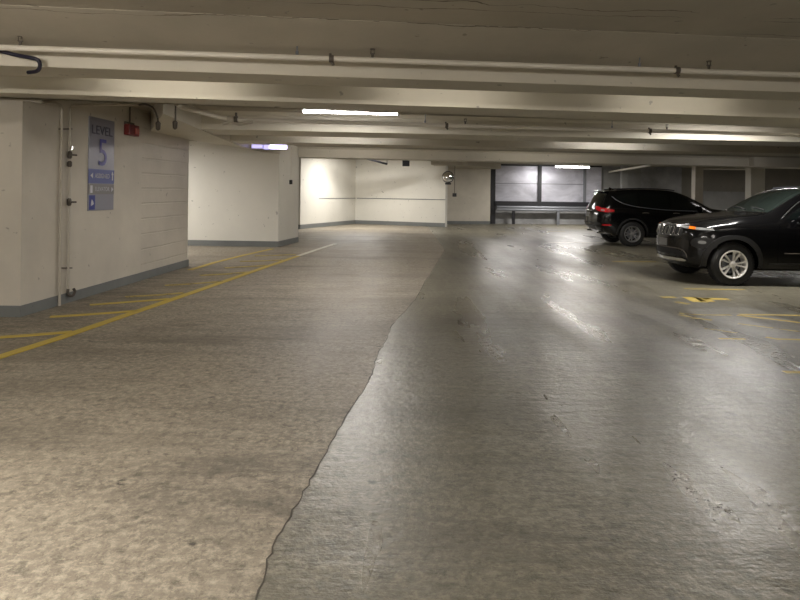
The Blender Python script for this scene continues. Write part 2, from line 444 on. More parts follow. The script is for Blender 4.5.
bm = new(); prism(bm, [(4.7, wy(4.7)-.012), (9.2, wy(9.2)-.012), (9.2, wy(9.2)+.02), (4.7, wy(4.7)+.02)], 1.995, 2.025); link('glazing_bar', bm, M['steel'], win)
bm = new(); prism(bm, [(4.7, wy(4.7)+.25), (10.2, wy(10.2)+.25), (10.2, wy(10.2)+.5), (4.7, wy(4.7)+.5)], 0, 1.0)
tag(link('wall_back', bm, M['kerb']), kind='structure')
# guard rail before the window
gr = empty('guard_rail', (7.2, 30.3, 0)); tag(gr, 'long steel guard rail on short posts below the frosted window', 'guard rail')
def W(o, p): return Vector(p) - Vector(o.location)
bm = new()
prof = [(0, 0), (.03, .05), (.0, .10), (.0, .13), (.03, .18), (0, .24)]
for sgn in (0, 1):
    pass
pr = []
for x in (4.75, 10.0):
    pr.append([bm.verts.new(W(gr, (x, wy(x)-.22-dy, .66+dz))) for dy, dz in prof] + [bm.verts.new(W(gr, (x, wy(x)-.205-dy, .66+dz))) for dy, dz in prof[::-1]])
n = len(pr[0])
for k in range(n): bm.faces.new((pr[0][k], pr[0][(k+1) % n], pr[1][(k+1) % n], pr[1][k]))
bm.faces.new(pr[0]); bm.faces.new(pr[1][::-1])
link('rail', bm, M['steel'], gr)
for x, m in ((5.6, 'frame'), (7.85, 'steel'), (9.6, 'frame')):
    bm = new(); box(bm, W(gr, (x-.07, wy(x)-.20, 0)), W(gr, (x+.07, wy(x)-.08, .86)), .008); p = link('post', bm, M[m], gr)
    if m == 'steel': p['label'] = 'pale bare steel post'

# rear right: grey walls, columns, side wall and the wall behind the camera
bm = new(); prism(bm, [(10.1, 31.3), (12.2, 31.4), (12.2, 31.8), (10.1, 31.8)], 0, 2.97)
tag(link('wall_back', bm, M['grey_wall']), kind='structure')
bm = new(); prism(bm, [(12.2, 31.4), (14.3, 31.5), (14.3, 31.9), (12.2, 31.8)], 0, 2.97)
tag(link('wall_back', bm, M['kerb']), kind='structure')
bm = new(); prism(bm, [(14.3, 31.8), (21.9, 31.9), (21.9, 32.4), (14.3, 32.3)], 0, 2.97)
tag(link('wall_back', bm, M['dark_wall']), kind='structure')
bm = new(); box(bm, (21.6, -9, 0), (21.9, 32, SLAB)); tag(link('wall_right', bm, M['dark_wall']), kind='structure')
bm = new(); box(bm, (-11.9, -9, 0), (-11.6, 34, SLAB)); tag(link('wall_left', bm, M['wall']), kind='structure')
bm = new(); box(bm, (-11.6, -9, 0), (21.6, -8.7, SLAB)); tag(link('wall_front', bm, M['wall']), kind='structure')
COLS = [(10.9, 30.2, .14, .14, 'grey_wall', 'slim grey concrete column against the rear wall, just over the hatchback end of the farther car'),
        (11.6, 24.2, .155, .155, 'wall', 'slim cream column rising behind the windshield of the farther car'),
        (13.85, 24.2, .27, .2, 'wall_white', 'broad pale column seen above the hood of the nearer car'),
        (15.0, 26.5, .12, .12, 'grey_wall', None)]
for i, (x, y, hx, hy, m, lab) in enumerate(COLS[:3]):
    bm = new(); box(bm, (x-hx, y-hy, 0), (x+hx, y+hy, 2.96))
    tag(link('concrete_column', bm, M[m]), ['slim grey column against the rear wall above the farther car roof',
        'slim cream column right behind the windshield of the farther car',
        'broad pale column standing behind the hood of the nearer car'][i], 'column')
# drop panel at the right of the last beam
bm = new(); prism(bm, [(11.45, 20.1), (20, 21.6), (20, 22.6), (11.45, 21.2)], SOFFIT-.01, SLAB)
tag(link('trim_5', bm, M['beam']), kind='structure')
bm = new(); prism(bm, [(15.2, 31.55), (20.5, 31.7), (20.5, 31.85), (15.2, 31.8)], 0, 1.75)
tag(link('trim_6', bm, M['grey_wall']), kind='structure')

# ------------------------------------------------------------------ lamps
def lamp(loc, length, rz, label, mat='tube', housing=True, group=None, power=None, r=.02):
    o = empty('fluorescent_lamp', loc, rz); tag(o, label, 'lamp', group)
    bm = new(); box(bm, (-length/2-.03, -.05, -.012), (length/2+.03, .05, .05), .006)
    link('housing', bm, M['housing'], o)
    bm = new(); tube(bm, [(-length/2, 0, -.045), (length/2, 0, -.045)], r, 12)
    link('tube', bm, M[mat], o, True)
    for s in (-1, 1):
        bm = new(); box(bm, (s*length/2-.012, -.02, -.07), (s*length/2+.012, .02, -.01), .003); link('socket', bm, M['housing'], o)
    if power:
        ld = bpy.data.lights.new('tube_light', 'AREA'); ld.shape = 'RECTANGLE'; ld.size = length; ld.size_y = .05
        ld.energy = power; ld.color = (1.0, .96, .91)
        lo = bpy.data.objects.new('tube_light', ld); C.objects.link(lo); lo.parent = o; lo.location = (0, 0, -.075)
    return o
LAMPS = [((-.77, 9.46, 2.745), 1.45, .10, 'bright fluorescent tube lamp across the aisle ceiling, left of centre', 22),
         ((5.55, 10.15, 2.775), 1.45, .1, 'fluorescent tube lamp on the ceiling above the nearer car', 55),
         ((7.85, 28.3, 2.80), 1.55, .05, 'bright fluorescent tube lamp hanging before the frosted window', 90),
         ((-1.65, 25.3, 3.08), 1.45, .1, 'fluorescent tube lamp lighting the left end of the rear white wall', 85)]
for loc, L, rz, lab, pw in LAMPS:
    lo_ = lamp(loc, L, rz, lab, power=pw, r=.03 if loc[1] > 20 else .015)
    if loc[1] > 28:
        for xx in (-.5, .5):
            bm = new(); tube(bm, [(xx, 0, .04), (xx, 0, 2.965 - loc[2])], .008, 6); link('hanger', bm, M['steel'], lo_)
for loc, mt, pw, lab in (((-7.0, 14.3, 2.76), 'tube', 70, 'added unseen tube lamp in the left bay behind the near wall'),  # added out of view to brighten the left bay
        ((-2.6, 1.2, 2.36), 'tube_strong', 60, 'hung tube lamp left of the camera'), ((3.4, 1.0, 2.36), 'tube_mid', 15, 'hung tube lamp right of the camera'),
        ((-2.4, 6.32, 2.75), 'tube_added', None, 'added unseen tube lamp between the first and second beam, left'), ((.6, 6.62, 2.75), 'tube_added', None, 'added unseen tube lamp between the first and second beam, middle'),  # added unseen tubes that brighten the second beam's face
        ((3.4, 6.95, 2.75), 'tube_added', None, 'added unseen tube lamp between the first and second beam, right'), ((-5.4, 5.9, 2.75), 'tube_added', None, 'added unseen tube lamp between the first and second beam, far left'), ((6.4, 7.28, 2.75), 'tube_added', None, 'added unseen tube lamp between the first and second beam, far right'),
        ((-3.0, -3.6, 2.36), 'tube_strong', None, 'hung tube lamp behind the camera on the left'), ((3.4, -3.6, 2.36), 'tube_mid', 30, 'hung tube lamp behind the camera on the right'),
        ((-1.0, 12.15, 2.75), 'tube', None, 'added unseen tube lamp between the third and fourth beam on the left'), ((4.6, 12.9, 2.75), 'tube', None, 'added unseen tube lamp between the third and fourth beam on the right'),  # added unseen tubes that brighten the fourth beam's face
        ((-1.0, 16.0, 2.75), 'tube_mid', None, 'added unseen tube lamp between the fourth and fifth beam on the left'), ((4.8, 16.6, 2.75), 'tube_mid', 10, 'added unseen tube lamp between the fourth and fifth beam in the middle'),  # added unseen tubes, here and next, that brighten the fifth beam's face
        ((10.5, 17.6, 2.75), 'tube', None, 'added unseen tube lamp between the fourth and fifth beam above the cars'),
        ((17.5, 25.0, 2.76), 'tube', 90, 'added unseen tube lamp in the rear right bay'), ((4.0, 23.5, 2.90), 'tube', 40, 'ceiling tube lamp before the rear wall recess')):  # rear right lamp added outside the frame to brighten the walls there
    lo_ = lamp(loc, 1.45, .1, lab, mat=mt, power=pw)
    if loc[2] < 2.6:
        for xx in (-.5, .5):
            bm = new(); tube(bm, [(xx, 0, .04), (xx, 0, SLAB - loc[2])], .006, 6); link('hanger', bm, M['steel'], lo_)
# violet lit wrap lamp by the rear pillar
o = empty('wall_lamp', (-3.03, 14.4, 2.555)); tag(o, 'violet and white lit box lamp under the ceiling before the white pillar', 'lamp')
bm = new(); box(bm, (-.44, 0, -.09), (.40, .10, .25), .005); link('housing', bm, M['housing'], o)
bm = new(); box(bm, (.0, -.03, -.085), (.38, 0, .07), .008); p = link('lens', bm, M['tube_violet'], o)
bm = new(); box(bm, (-.42, -.03, -.07), (-.18, 0, .07), .008); p = link('lens', bm, M['tube_dim'], o); p['label'] = 'dim violet lens'
bm = new(); box(bm, (-.14, -.035, -.1), (-.02, 0, .08), .004); link('bracket', bm, M['tube_dim'], o)

# ------------------------------------------------------------------ pipes under the beams
def head(bm, p, up=True):
    s = 1 if up else -1
    tube(bm, [p, p + Vector((0, 0, .035*s))], .012, 8)
    tube(bm, [p + Vector((0, 0, .035*s)), p + Vector((0, 0, .04*s))], .02, 10)
    tube(bm, [p + Vector((-.014, 0, .035*s)), p + Vector((-.012, 0, .07*s))], .004, 6)
    tube(bm, [p + Vector((.014, 0, .035*s)), p + Vector((.012, 0, .07*s))], .004, 6)
    tube(bm, [p + Vector((0, 0, .07*s)), p + Vector((0, 0, .076*s))], .022, 10)
def pipe_run(label, y0, s, z, x0, x1, r, heads, rods, clamps):
    o = empty('sprinkler_pipe', (0, y0, z)); tag(o, label, 'pipe')
    bm = new(); tube(bm, [(x0 + (x1-x0)*k/12, s*(x0 + (x1-x0)*k/12), 0) for k in range(13)], r, 14); link('pipe', bm, M['pipe'], o, True)
    for x in heads:
        bm = new(); head(bm, Vector((x, s*x, r-.005))); link('sprinkler_head', bm, M['rust'], o, True)
    for x in rods:
        bm = new(); tube(bm, [(x, s*x, 0), (x, s*x, SLAB - z + .0)], .006, 8); tube(bm, [(x, s*x, r), (x, s*x, r+.03)], .013, 8)
        link('hanger_rod', bm, M['steel'], o, True)
    for x in clamps:
        bm = new(); tube(bm, [(x-.02, s*(x-.02), 0), (x+.02, s*(x+.02), 0)], r+.008, 14)
        tube(bm, [(x+.0, s*x, -r), (x+.02, s*x, -r-.03)], .012, 8); tube(bm, [(x-.01, s*x-.0, r), (x-.01, s*x, r+.02)], .012, 8)
        link('clamp', bm, M['rust'], o, True)
    return o
def xat(px, py, z):
    return ground(px, py, z).x
pipe_run('long white sprinkler pipe in front of the nearest ceiling beam', 5.2, .10, 2.60, -6.5, 8.0, .023,
         [xat(12, 45, 2.6), xat(372, 58, 2.6), xat(713, 70, 2.6)], [xat(295, 55, 2.6), xat(642, 68, 2.6)], [xat(332, 60, 2.6), xat(676, 71, 2.6)])
p2 = pipe_run('white sprinkler pipe under the ceiling beside the first lit fluorescent lamp', 8.45, .13, 2.43, -2.25, 9.0, .027,
         [xat(465, 126, 2.43), xat(664, 132, 2.43)], [xat(425, 125, 2.43), xat(608, 131, 2.43)], [xat(446, 126, 2.43), xat(645, 132, 2.43)])
a0 = Vector((-2.25, -.13*2.25, 0))
bm = new(); tube(bm, [a0 + Vector((.02, 0, 0)), a0, a0 + Vector((-.12, -.02, .02)), depth(182, 107, 8.1) - p2.location, depth(177, 104, 7.95) - p2.location], .03, 12)
q = link('elbow_pipe', bm, M['pipe'], p2, True)
bm = new(); tube(bm, [a0 + Vector((-.03, 0, 0)), a0 + Vector((.05, 0, 0))], .045, 12); tube(bm, [a0 + Vector((.0, 0, -.02)), a0 + Vector((.12, 0, -.06)), a0 + Vector((.3, 0, -.03))], .022, 8)
tube(bm, [a0 + Vector((.02, 0, -.02)), a0 + Vector((-.1, 0, -.06))], .02, 8)
link('valve', bm, M['wall_pipe'], p2, True)
bm = new(); tube(bm, [a0 + Vector((.06, 0, 0)), a0 + Vector((.10, 0, 0))], .045, 12); tube(bm, [a0 + Vector((.08, 0, .03)), a0 + Vector((.08, 0, .09))], .015, 8)
link('coupling', bm, M['rust'], p2, True)

# dark hooked hose in the upper left corner
pts = [depth(-30, 45, 5.0), depth(0, 51, 5.0), depth(16, 55, 5.02), depth(30, 57.5, 5.02), depth(38, 60, 5.03), depth(40, 66, 5.05), depth(37, 71, 5.07), depth(28, 72.5, 5.1)]
bm = new(); tube(bm, smooth_pts(pts, 5), .016, 10)
tag(link('flexible_hose', bm, M['hose'], None, True), 'dark hooked hose hanging before the nearest beam, upper left', 'hose')

# ------------------------------------------------------------------ things on the near wall
wn = Vector((dirw.y, -dirw.x, 0))      # out of the wall, to the aisle
def wall_pt(px, py, off=0.0):
    """point of the near wall face seen at a frame point"""
    a, b = ray(px, py); d = Vector((a, 1, b))
    t = (pc + wn*off).dot(wn)/d.dot(wn)
    return Vector((0, 0, EYE)) + d*t
pa = wall_pt(62, 104, .03); pf = wall_pt(61.5, 304, .03)
o = empty('standpipe', (pa.x, pa.y, 0)); tag(o, 'tall pale pipe on the near wall, without valves, left of the pair', 'pipe')
bm = new(); tube(bm, [(0, 0, 0.0), (0, 0, pa.z-.06), (-.01, -.02, pa.z-.02)] + [tuple(wall_pt(x, 103.2, .035) - Vector((pa.x, pa.y, 0))) for x in (56, 48, 43)], .017, 10)
link('pipe', bm, M['wall_pipe'], o, True)
for yy in (129, 268):
    w0, w1 = wall_pt(59, yy, .02), wall_pt(72, yy, .02)
    bm = new(); tube(bm, [w0 - o.location, w1 - o.location], .008, 8); link('bracket', bm, M['rust'], o)
pb = wall_pt(70.5, 105, .03)
o = empty('standpipe', (pb.x, pb.y, 0)); tag(o, 'thinner pipe with two dark valves on the near wall, right of the pair', 'pipe')
zf = wall_pt(70.5, 292, .03).z
bm = new(); tube(bm, [(0, 0, zf), (0, 0, pb.z-.03), (.005, .03, pb.z)] + [tuple(depth(x, 104.8, pb.y + .03) - o.location) for x in (80, 100, 120, 138)], .013, 10)
link('pipe', bm, M['wall_pipe'], o, True)
for (yy, k) in ((155, 1.0), (164, .8), (202, 1.0)):
    z = wall_pt(70.5, yy, .03).z
    bm = new(); tube(bm, [(0, 0, z-.05*k), (0, 0, z-.03*k), (0, 0, z+.03*k), (0, 0, z+.05*k)], [.016, .028, .028, .016], 10)
    if k == 1.0: tube(bm, [(0, 0, z), tuple(wn*.045)[:2] + (z,)], .01, 8); tube(bm, [tuple(wn*.045 + Vector((-.02,-.05,0)))[:2] + (z,), tuple(wn*.045 + Vector((.02,.05,0)))[:2] + (z,)], .012, 8)
    link('valve', bm, M['rust'], o, True)
bm = new(); tube(bm, smooth_pts([(0, 0, zf+.05), (0, 0, zf-.02), (.03, .05, zf-.05), (.04, .09, zf), (.035, .07, zf+.04)], 4), .018, 10)
link('drain_hook', bm, M['rust'], o, True)
bm = new(); z = wall_pt(70.5, 148, .03).z; tube(bm, [(.02, .02, z-.025), (.02, .02, z+.025)], .022, 12); p = link('gauge', bm, M['chrome'], o, True)

# conduits coming in from the left to the standpipe's elbow
for (y0, y1, lab) in ((92.5, 99.5, 'upper of the two thin conduits at the left frame edge above the wall corner'), (96.5, 102.0, 'lower of the two thin conduits at the left frame edge above the wall corner')):
    P = [depth(-60, y0-10, 7.13), depth(0, y0, 7.13), depth(25, (y0+y1)/2+1, 7.13), depth(42, y1+.5, 7.13)]
    bm = new(); tube(bm, P, .012, 8); tag(link('conduit', bm, M['wall_pipe'], None, True), lab, 'conduit')

# level sign
s0 = wall_pt(88, 211, .012); s1 = wall_pt(113.5, 210.5, .012); Ws = (s1-s0).length; zt = wall_pt(88, 115.5, .012).z; Hs = zt - s0.z
ang = math.atan2(dirw.y, dirw.x)
sg = empty('level_sign', (s0.x, s0.y, s0.z), ang); tag(sg, 'tall grey and blue LEVEL 5 sign on the near white wall', 'sign')
bm = new(); box(bm, (0, 0, 0), (Ws, .012, Hs), .003); link('board', bm, M['sign_face'], sg)
def stripe(x0, x1, z0, z1, mat, name):
    bm = new(); box(bm, (x0*Ws, -.003, z0*Hs), (x1*Ws, .001, z1*Hs)); return link(name, bm, M[mat], sg)
stripe(0, 1, .293, .445, 'sign_blue', 'blue_panel'); stripe(0, 1, .175, .285, 'sign_grey', 'grey_panel'); stripe(0.03, .25, .012, .165, 'sign_deep', 'blue_square')
def text(body, x, z, w_, h_, mat, name='lettering', parent=None, y=-.006):
    cu = bpy.data.curves.new('t', 'FONT'); cu.body = body; cu.size = 1; cu.extrude = .002; cu.resolution_u = 3
    t = bpy.data.objects.new('t', cu); C.objects.link(t)
    me = bpy.data.meshes.new_from_object(t, depsgraph=bpy.context.evaluated_depsgraph_get())
    bpy.data.objects.remove(t)
    xs = [v.co.x for v in me.vertices]; ys = [v.co.y for v in me.vertices]
    sx, sy = w_/(max(xs)-min(xs)), h_/(max(ys)-min(ys)); mx, my = min(xs), min(ys)
    for v in me.vertices: v.co = Vector((x + (v.co.x-mx)*sx, y - v.co.z*.6, z + (v.co.y-my)*sy))
    me.materials.clear(); me.materials.append(M[mat])
    o = bpy.data.objects.new(name, me); C.objects.link(o); o.parent = parent or sg; return o
text('LEVEL', .10*Ws, .82*Hs, .80*Ws, .095*Hs, 'letter_grey')
text('5', .36*Ws, .485*Hs, .32*Ws, .29*Hs, 'letter_blue', 'level_number')
text('ASSIGNED', .22*Ws, .35*Hs, .58*Ws, .05*Hs, 'letter_white'); text('ELEVATOR', .24*Ws, .21*Hs, .56*Ws, .045*Hs, 'letter_white')
def tri(pts, mat, name='arrow'):
    bm = new(); a = [bm.verts.new((x*Ws, -.007, z*Hs)) for x, z in pts]; b = [bm.verts.new((x*Ws, -.002, z*Hs)) for x, z in pts]
    bm.faces.new(a); bm.faces.new(b[::-1]); n = len(a)
    for i in range(n): bm.faces.new((a[i], a[(i+1) % n], b[(i+1) % n], b[i]))
    link(name, bm, M[mat], sg)
tri([(.06, .375), (.15, .345), (.15, .405)], 'letter_white'); tri([(.88, .26), (.88, .20), (.96, .23)], 'letter_white')
tri([(.90, .33), (.94, .33), (.94, .39), (.97, .39), (.92, .43), (.87, .39), (.90, .39)], 'letter_white')
tri([(.06, .19), (.14, .19), (.14, .27), (.06, .27)], 'letter_white', 'pictogram'); tri([(.09, .05), (.19, .07), (.17, .10), (.12, .12), (.10, .10)], 'letter_white', 'pictogram')

# fire alarm
f0 = wall_pt(129, 130, .0)
fa = empty('fire_alarm', f0, ang); tag(fa, 'small red fire alarm horn on the near wall right of the sign', 'alarm')
bm = new(); box(bm, (-.17, -.09, -.09), (.17, 0, .08), .012); link('body', bm, M['red'], fa)
bm = new(); box(bm, (.01, -.11, -.06), (.13, -.088, .03), .008); link('strobe', bm, M['lens'], fa)
bm = new(); box(bm, (-.17, -.03, .07), (.13, 0, .12), .01); tube(bm, [(-.02, -.02, .1), (-.02, -.02, .36)], .014, 8); link('back_box', bm, M['rust'], fa)
# cables hanging at the head of the wall
for (pp, lab) in (([(139, 105), (146, 104.5), (153, 108), (157, 116), (158, 122), (158, 129)], 'curved dark cable hanging at the wall head right of the fire alarm'),
                  ([(175.5, 107), (175.5, 115), (175.5, 122), (175, 128)], 'short dark cable with a plug hanging near the far end of the near wall')):
    P = [depth(x, y, pb.y + (.05 if pp[0][0] < 150 else .25)) for x, y in pp]
    if pp[0][0] > 150: P.insert(0, Vector((P[0].x, P[0].y, SLAB)))
    o = empty('hanging_cable', P[-1]); tag(o, lab, 'cable')
    bm = new(); tube(bm, [p - o.location for p in smooth_pts(P, 4)], .012, 8); link('cord', bm, M['rust'], o, True)
    bm = new(); tube(bm, [(0, 0, .10), (0, 0, .08), (0, 0, .0), (0, 0, -.02)], [.015, .035, .03, .012], 10); link('plug', bm, M['rust'], o, True)
for x, y, lab in ((291, 141, 'thin cord with a small pull handle hanging on the white pillar side'),):
    P0, P1 = depth(291, 150, 16.9), depth(291, 183, 16.9)
    P0 = Vector((P0.x, 16.95, 2.7)); P1 = Vector((P0.x, 16.95, 1.74))
    o = empty('pull_cord', P1); tag(o, lab, 'cord')
    bm = new(); tube(bm, [(0, 0, 0), (0, 0, .96)], .008, 8); link('cord', bm, M['pipe'], o)
    bm = new(); box(bm, (-.04, -.03, -.06), (.04, .03, .06), .01); link('handle', bm, M['frame'], o)

# convex mirror, its wall bracket and the drop cord beside it
mc = depth(448, 177, 27.0)
o = empty('convex_mirror', mc); tag(o, 'round convex safety mirror on the corner of the rear white wall', 'mirror')
bm = new(); prof = [(.235*math.sin(a*math.pi/2/8), -.09*math.cos(a*math.pi/2/8)) for a in range(1, 9)]
rg = lathe(bm, prof, 28); bm.faces.new(rg[0]); link('mirror_dome', bm, M['mirror'], o, True)
bm = new(); lathe(bm, [(.235, -.01), (.26, -.005), (.26, .03), (.235, .03), (.235, -.01)], 28); link('rim', bm, M['frame'], o, True)
bm = new(); tube(bm, [(0, .03, 0), (-.05, .3, 0)], .02, 8); link('bracket', bm, M['frame'], o)
bm = new(); box(bm, (-.12, .02, -.33), (.14, .08, -.25), .01); link('sensor_box', bm, M['frame'], o)
o = empty('drop_cord', depth(454.5, 195, 27.6)); tag(o, 'thin cord with a small dark box hanging right of the convex mirror', 'cord')
bm = new(); tube(bm, [(0, 0, .05), (0, 0, 2.72 - o.location.z)], .012, 8); link('cord', bm, M['rust'], o)
bm = new(); box(bm, (-.09, -.04, -.08), (.09, .04, .08), .015); link('switch_box', bm, M['frame'], o)
# black box and dark pipe at the head of the rear wall
o = empty('junction_box', depth(406, 163, 26.0)); tag(o, 'black box hung under the ceiling before the rear white wall', 'box')
bm = new(); box(bm, (-.15, 0, -.13), (.15, .25, .13), .01); link('body', bm, M['frame'], o)
bm = new(); tube(bm, [(0, .1, .1), (0, .1, 3.12 - o.location.z)], .02, 8); link('hanger', bm, M['frame'], o)
P = [depth(362, 157.5, 25.5), depth(372, 160, 25.8), depth(387, 164, 26.2)]
bm = new(); tube(bm, P, .045, 10); tube(bm, [P[2], P[2] + Vector((0, 0, 3.12 - P[2].z))], .012, 8)
tag(link('ceiling_pipe', bm, M['frame'], None, True), 'short dark slanting pipe under the ceiling before the rear wall', 'pipe')
# pale pipes above the farther car
P = [ground(600, 173.5, 2.66), ground(650, 165.5, 2.66)]
bm = new(); tube(bm, [ground(604, 173, 2.66), ground(625, 169.2, 2.66), ground(652, 165, 2.66)], .045, 10)
tag(link('ceiling_pipe', bm, M['pipe'], None, True), 'pale slanting pipe under the ceiling above the farther car', 'pipe')
o = empty('ceiling_pipe', ground(722, 169, 2.64)); tag(o, 'short pale horizontal pipe under the ceiling right of the slim cream column', 'pipe')
bm = new(); tube(bm, [(-1.1, 0, 0), (1.1, .1, 0)], .03, 10); link('pipe', bm, M['pipe'], o, True)
bm = new(); tube(bm, [(-1.1, 0, 0), (-1.2, 0, .16)], .03, 8); link('hanger', bm, M['pipe'], o, True)
bm = new(); tube(bm, [(1.0, .1, 0), (1.0, .1, .16)], .01, 8); link('hanger', bm, M['pipe'], o, True)

# ------------------------------------------------------------------ floor markings
def marking(name, pts, width, mat, label, group=None, cat='floor marking'):
    """painted strip along ground points given in the frame; width in metres"""
    P = [ground(*p) for p in pts]; bm = new(); L = []; Rr = []
    for i, p in enumerate(P):
        t = (P[min(i+1, len(P)-1)] - P[max(i-1, 0)]).normalized(); n = Vector((-t.y, t.x, 0))*width/2
        L.append(p+n); Rr.append(p-n)
    prism(bm, [tuple(v[:2]) for v in L + Rr[::-1]], .0, .006)
    return tag(link(name, bm, M[mat]), label, cat, group)
marking('painted_line', [(-60, 376), (0, 357), (60, 338), (130, 314), (200, 290), (250, 272.5), (298, 256)], .115, 'yellow', 'long yellow line running beside the near wall towards the rear')
marking('painted_line', [(298, 256), (316, 250), (335, 243.8)], .115, 'white_line', 'white worn far end of the long yellow line')
marking('painted_line', [(190, 270), (215, 262.5), (245, 255), (272, 249)], .11, 'yellow', 'short yellow line between the near wall end and the pillar')
hatch = [[(0, 337.5), (35, 335), (72, 332)], [(50, 317), (90, 314.5), (137, 311)], [(90, 305), (130, 302), (170, 299)], [(125, 297), (160, 295), (183, 293)],
         [(165, 285.5), (190, 284), (222, 281.5)], [(200, 275.5), (228, 274), (250, 272)], [(225, 268), (250, 266.5), (268, 265.5)], [(240, 261.5), (262, 261), (284, 260)], [(255, 256), (275, 255.5), (295, 254.5)]]
for i, h in enumerate(hatch):
    far_ = ['nearest to the camera', 'second nearest to the camera', 'third from the camera', 'fourth from the camera', 'fifth from the camera, at the wall end',
            'sixth from the camera', 'seventh from the camera', 'eighth from the camera', 'farthest, by the pillar foot'][i]
    marking('hatch_stripe', h, .10 if i < 5 else .14, 'yellow' if i in (0, 2, 1) else 'yellow_worn', 'yellow hatch stripe left of the long line, ' + far_, 'hatch stripes left of the long yellow line')
RM = [([(661, 297.5), (676, 297.5)], .12, 'yellow_worn', 'short faded yellow dash, leftmost of those before the nearer car'),
      ([(676, 302), (689, 304.5)], .10, 'yellow_worn', 'tiny faded yellow dash below the worn arrow before the nearer car'),
      ([(690, 297.5), (701, 302.5)], .22, 'yellow', 'left slanting bar of the worn yellow arrow before the nearer car'),
      ([(701, 298), (708, 302)], .20, 'yellow', 'right slanting bar of the worn yellow arrow before the nearer car'),
      ([(703, 299), (729, 299.5)], .14, 'yellow', 'yellow bar reaching right from the worn arrow before the nearer car'),
      ([(679, 313.5), (705, 315.5), (731, 315.3)], .07, 'yellow_worn', 'faded yellow line just left of the forked yellow lines'),
      ([(680, 315), (692, 318), (712, 320.5)], .08, 'yellow_worn', 'faded slanting dash below the left tip of the fork lines'),
      ([(737, 315.5), (768, 319), (800, 323), (860, 330)], .08, 'yellow', 'lower branch of the forked yellow lines at right'),
      ([(740, 314.8), (800, 315.8), (860, 316.5)], .08, 'yellow', 'upper level branch of the forked yellow lines at right'),
      ([(738, 324), (770, 328), (800, 332), (850, 339)], .05, 'yellow_worn', 'thin slanting yellow line below the forked lines'),
      ([(704, 329), (722, 331), (737, 333.5)], .05, 'yellow_worn', 'thin slanting dash left of the thin slanting line'),
      ([(719, 339), (745, 339.3)], .05, 'yellow', 'short level yellow dash below the thin slanting dash'),
      ([(766, 337.5), (777, 339.5), (800, 340), (850, 340.5)], .06, 'yellow', 'yellow line bending to the right edge below the thin slanting line'),
      ([(784, 372.5), (850, 373)], .07, 'yellow', 'lone yellow dash at the right frame edge, nearest of the right markings'),
      ([(684, 289), (745, 290)], .07, 'yellow_worn', 'faint yellow line close before the front wheel of the nearer car'),
      ([(612, 261.5), (657, 262)], .12, 'yellow_worn', 'faint yellow line on the floor between the two cars'),
      ([(548, 242.3), (600, 242.8), (652, 243.5)], .18, 'white_line', 'whitish line on the floor passing behind the farther car'),
      ([(548, 231.5), (565, 231.8)], .12, 'yellow_worn', 'small faded dash on the floor before the guard rail')]
for pts, w_, m, lab in RM: marking('painted_line', pts, w_, m, lab)

# ------------------------------------------------------------------ cars
def car_surface(S):
    """half sections lofted along x; returns bmesh of the closed body"""
    bm = new(); rings = []
    for x in S['xs']:
        zb, zt, zs, wd, wt = S['zb'](x), S['zt'](x), S['zs'](x), S['w'](x), S['wt'](x)
        zs = min(zs, zt-.015); g = zt-zs; k = .72
        half = [(0, zb), (.45*wd, zb), (.80*wd, zb+.005), (.93*wd, zb+.03), (.975*wd, zb+.09), (.995*wd, zb+(zs-zb)*.30), (1.0*wd, zb+(zs-zb)*.52),
                (.995*wd, zb+(zs-zb)*.70), (.985*wd, zb+(zs-zb)*.84), (.965*wd, zb+(zs-zb)*.94), (.935*wd, zs)]
        e = (.935*wd, zs); top = (wt, zs + g*.86)
        for t in (.2, .45, .7, .9): half.append((e[0]+(top[0]-e[0])*t + .02*math.sin(math.pi*t)*min(1, g*2), e[1]+(top[1]-e[1])*t))
        half += [(wt-.025, zs+g*.93), (wt*.86, zs+g*.972), (wt*.62, zs+g*.99), (wt*.3, zs+g*.999), (0, zt)]
        rings.append([Vector((x, y, z)) for y, z in half])
    n = len(rings[0]); V = []
    def warp(p):
        wmax = S['W']; q = min(1.0, abs(p.y)/wmax)
        kf = max(0, 1 - p.x/.9); kr = max(0, 1 - (S['L']-p.x)/.7)
        dx = S['nose']*q**2.2*kf - S['tail']*q**2.2*kr
        return Vector((p.x + dx, p.y, p.z))
    for ring in rings:
        pos = [bm.verts.new(warp(p)) for p in ring]
        neg = [pos[0]] + [bm.verts.new(warp(Vector((p.x, -p.y, p.z)))) for p in ring[1:-1]] + [pos[-1]]
        V.append((pos, neg))
    for (p0, n0), (p1, n1) in zip(V, V[1:]):
        for i in range(n-1):
            bm.faces.new((p0[i], p0[i+1], p1[i+1], p1[i]))
            bm.faces.new((n0[i+1], n0[i], n1[i], n1[i+1]))
    for (pos, neg), ring in ((V[0], rings[0]), (V[-1], rings[-1])):
        m = 10; rows = []
        for i in range(n):
            if i in (0, n-1): rows.append([pos[i]]*(m+1)); continue
            row = [neg[i]]
            for k in range(1, m):
                row.append(bm.verts.new(warp(Vector((ring[i].x, ring[i].y*(2*k/m-1), ring[i].z)))))
            row.append(pos[i]); rows.append(row)
        for i in range(n-1):
            for k in range(m):
                vs = []
                for v in (rows[i][k], rows[i][k+1], rows[i+1][k+1], rows[i+1][k]):
                    if v not in vs: vs.append(v)
                if len(vs) >= 3:
                    try: bm.faces.new(vs)
                    except ValueError: pass
    bmesh.ops.recalc_face_normals(bm, faces=bm.faces)
    return bm
def apply_mods(o):
    dg = bpy.context.evaluated_depsgraph_get(); dg.update()
    me = bpy.data.meshes.new_from_object(o.evaluated_get(dg), depsgraph=dg)
    o.modifiers.clear(); old = o.data; o.data = me; bpy.data.meshes.remove(old)

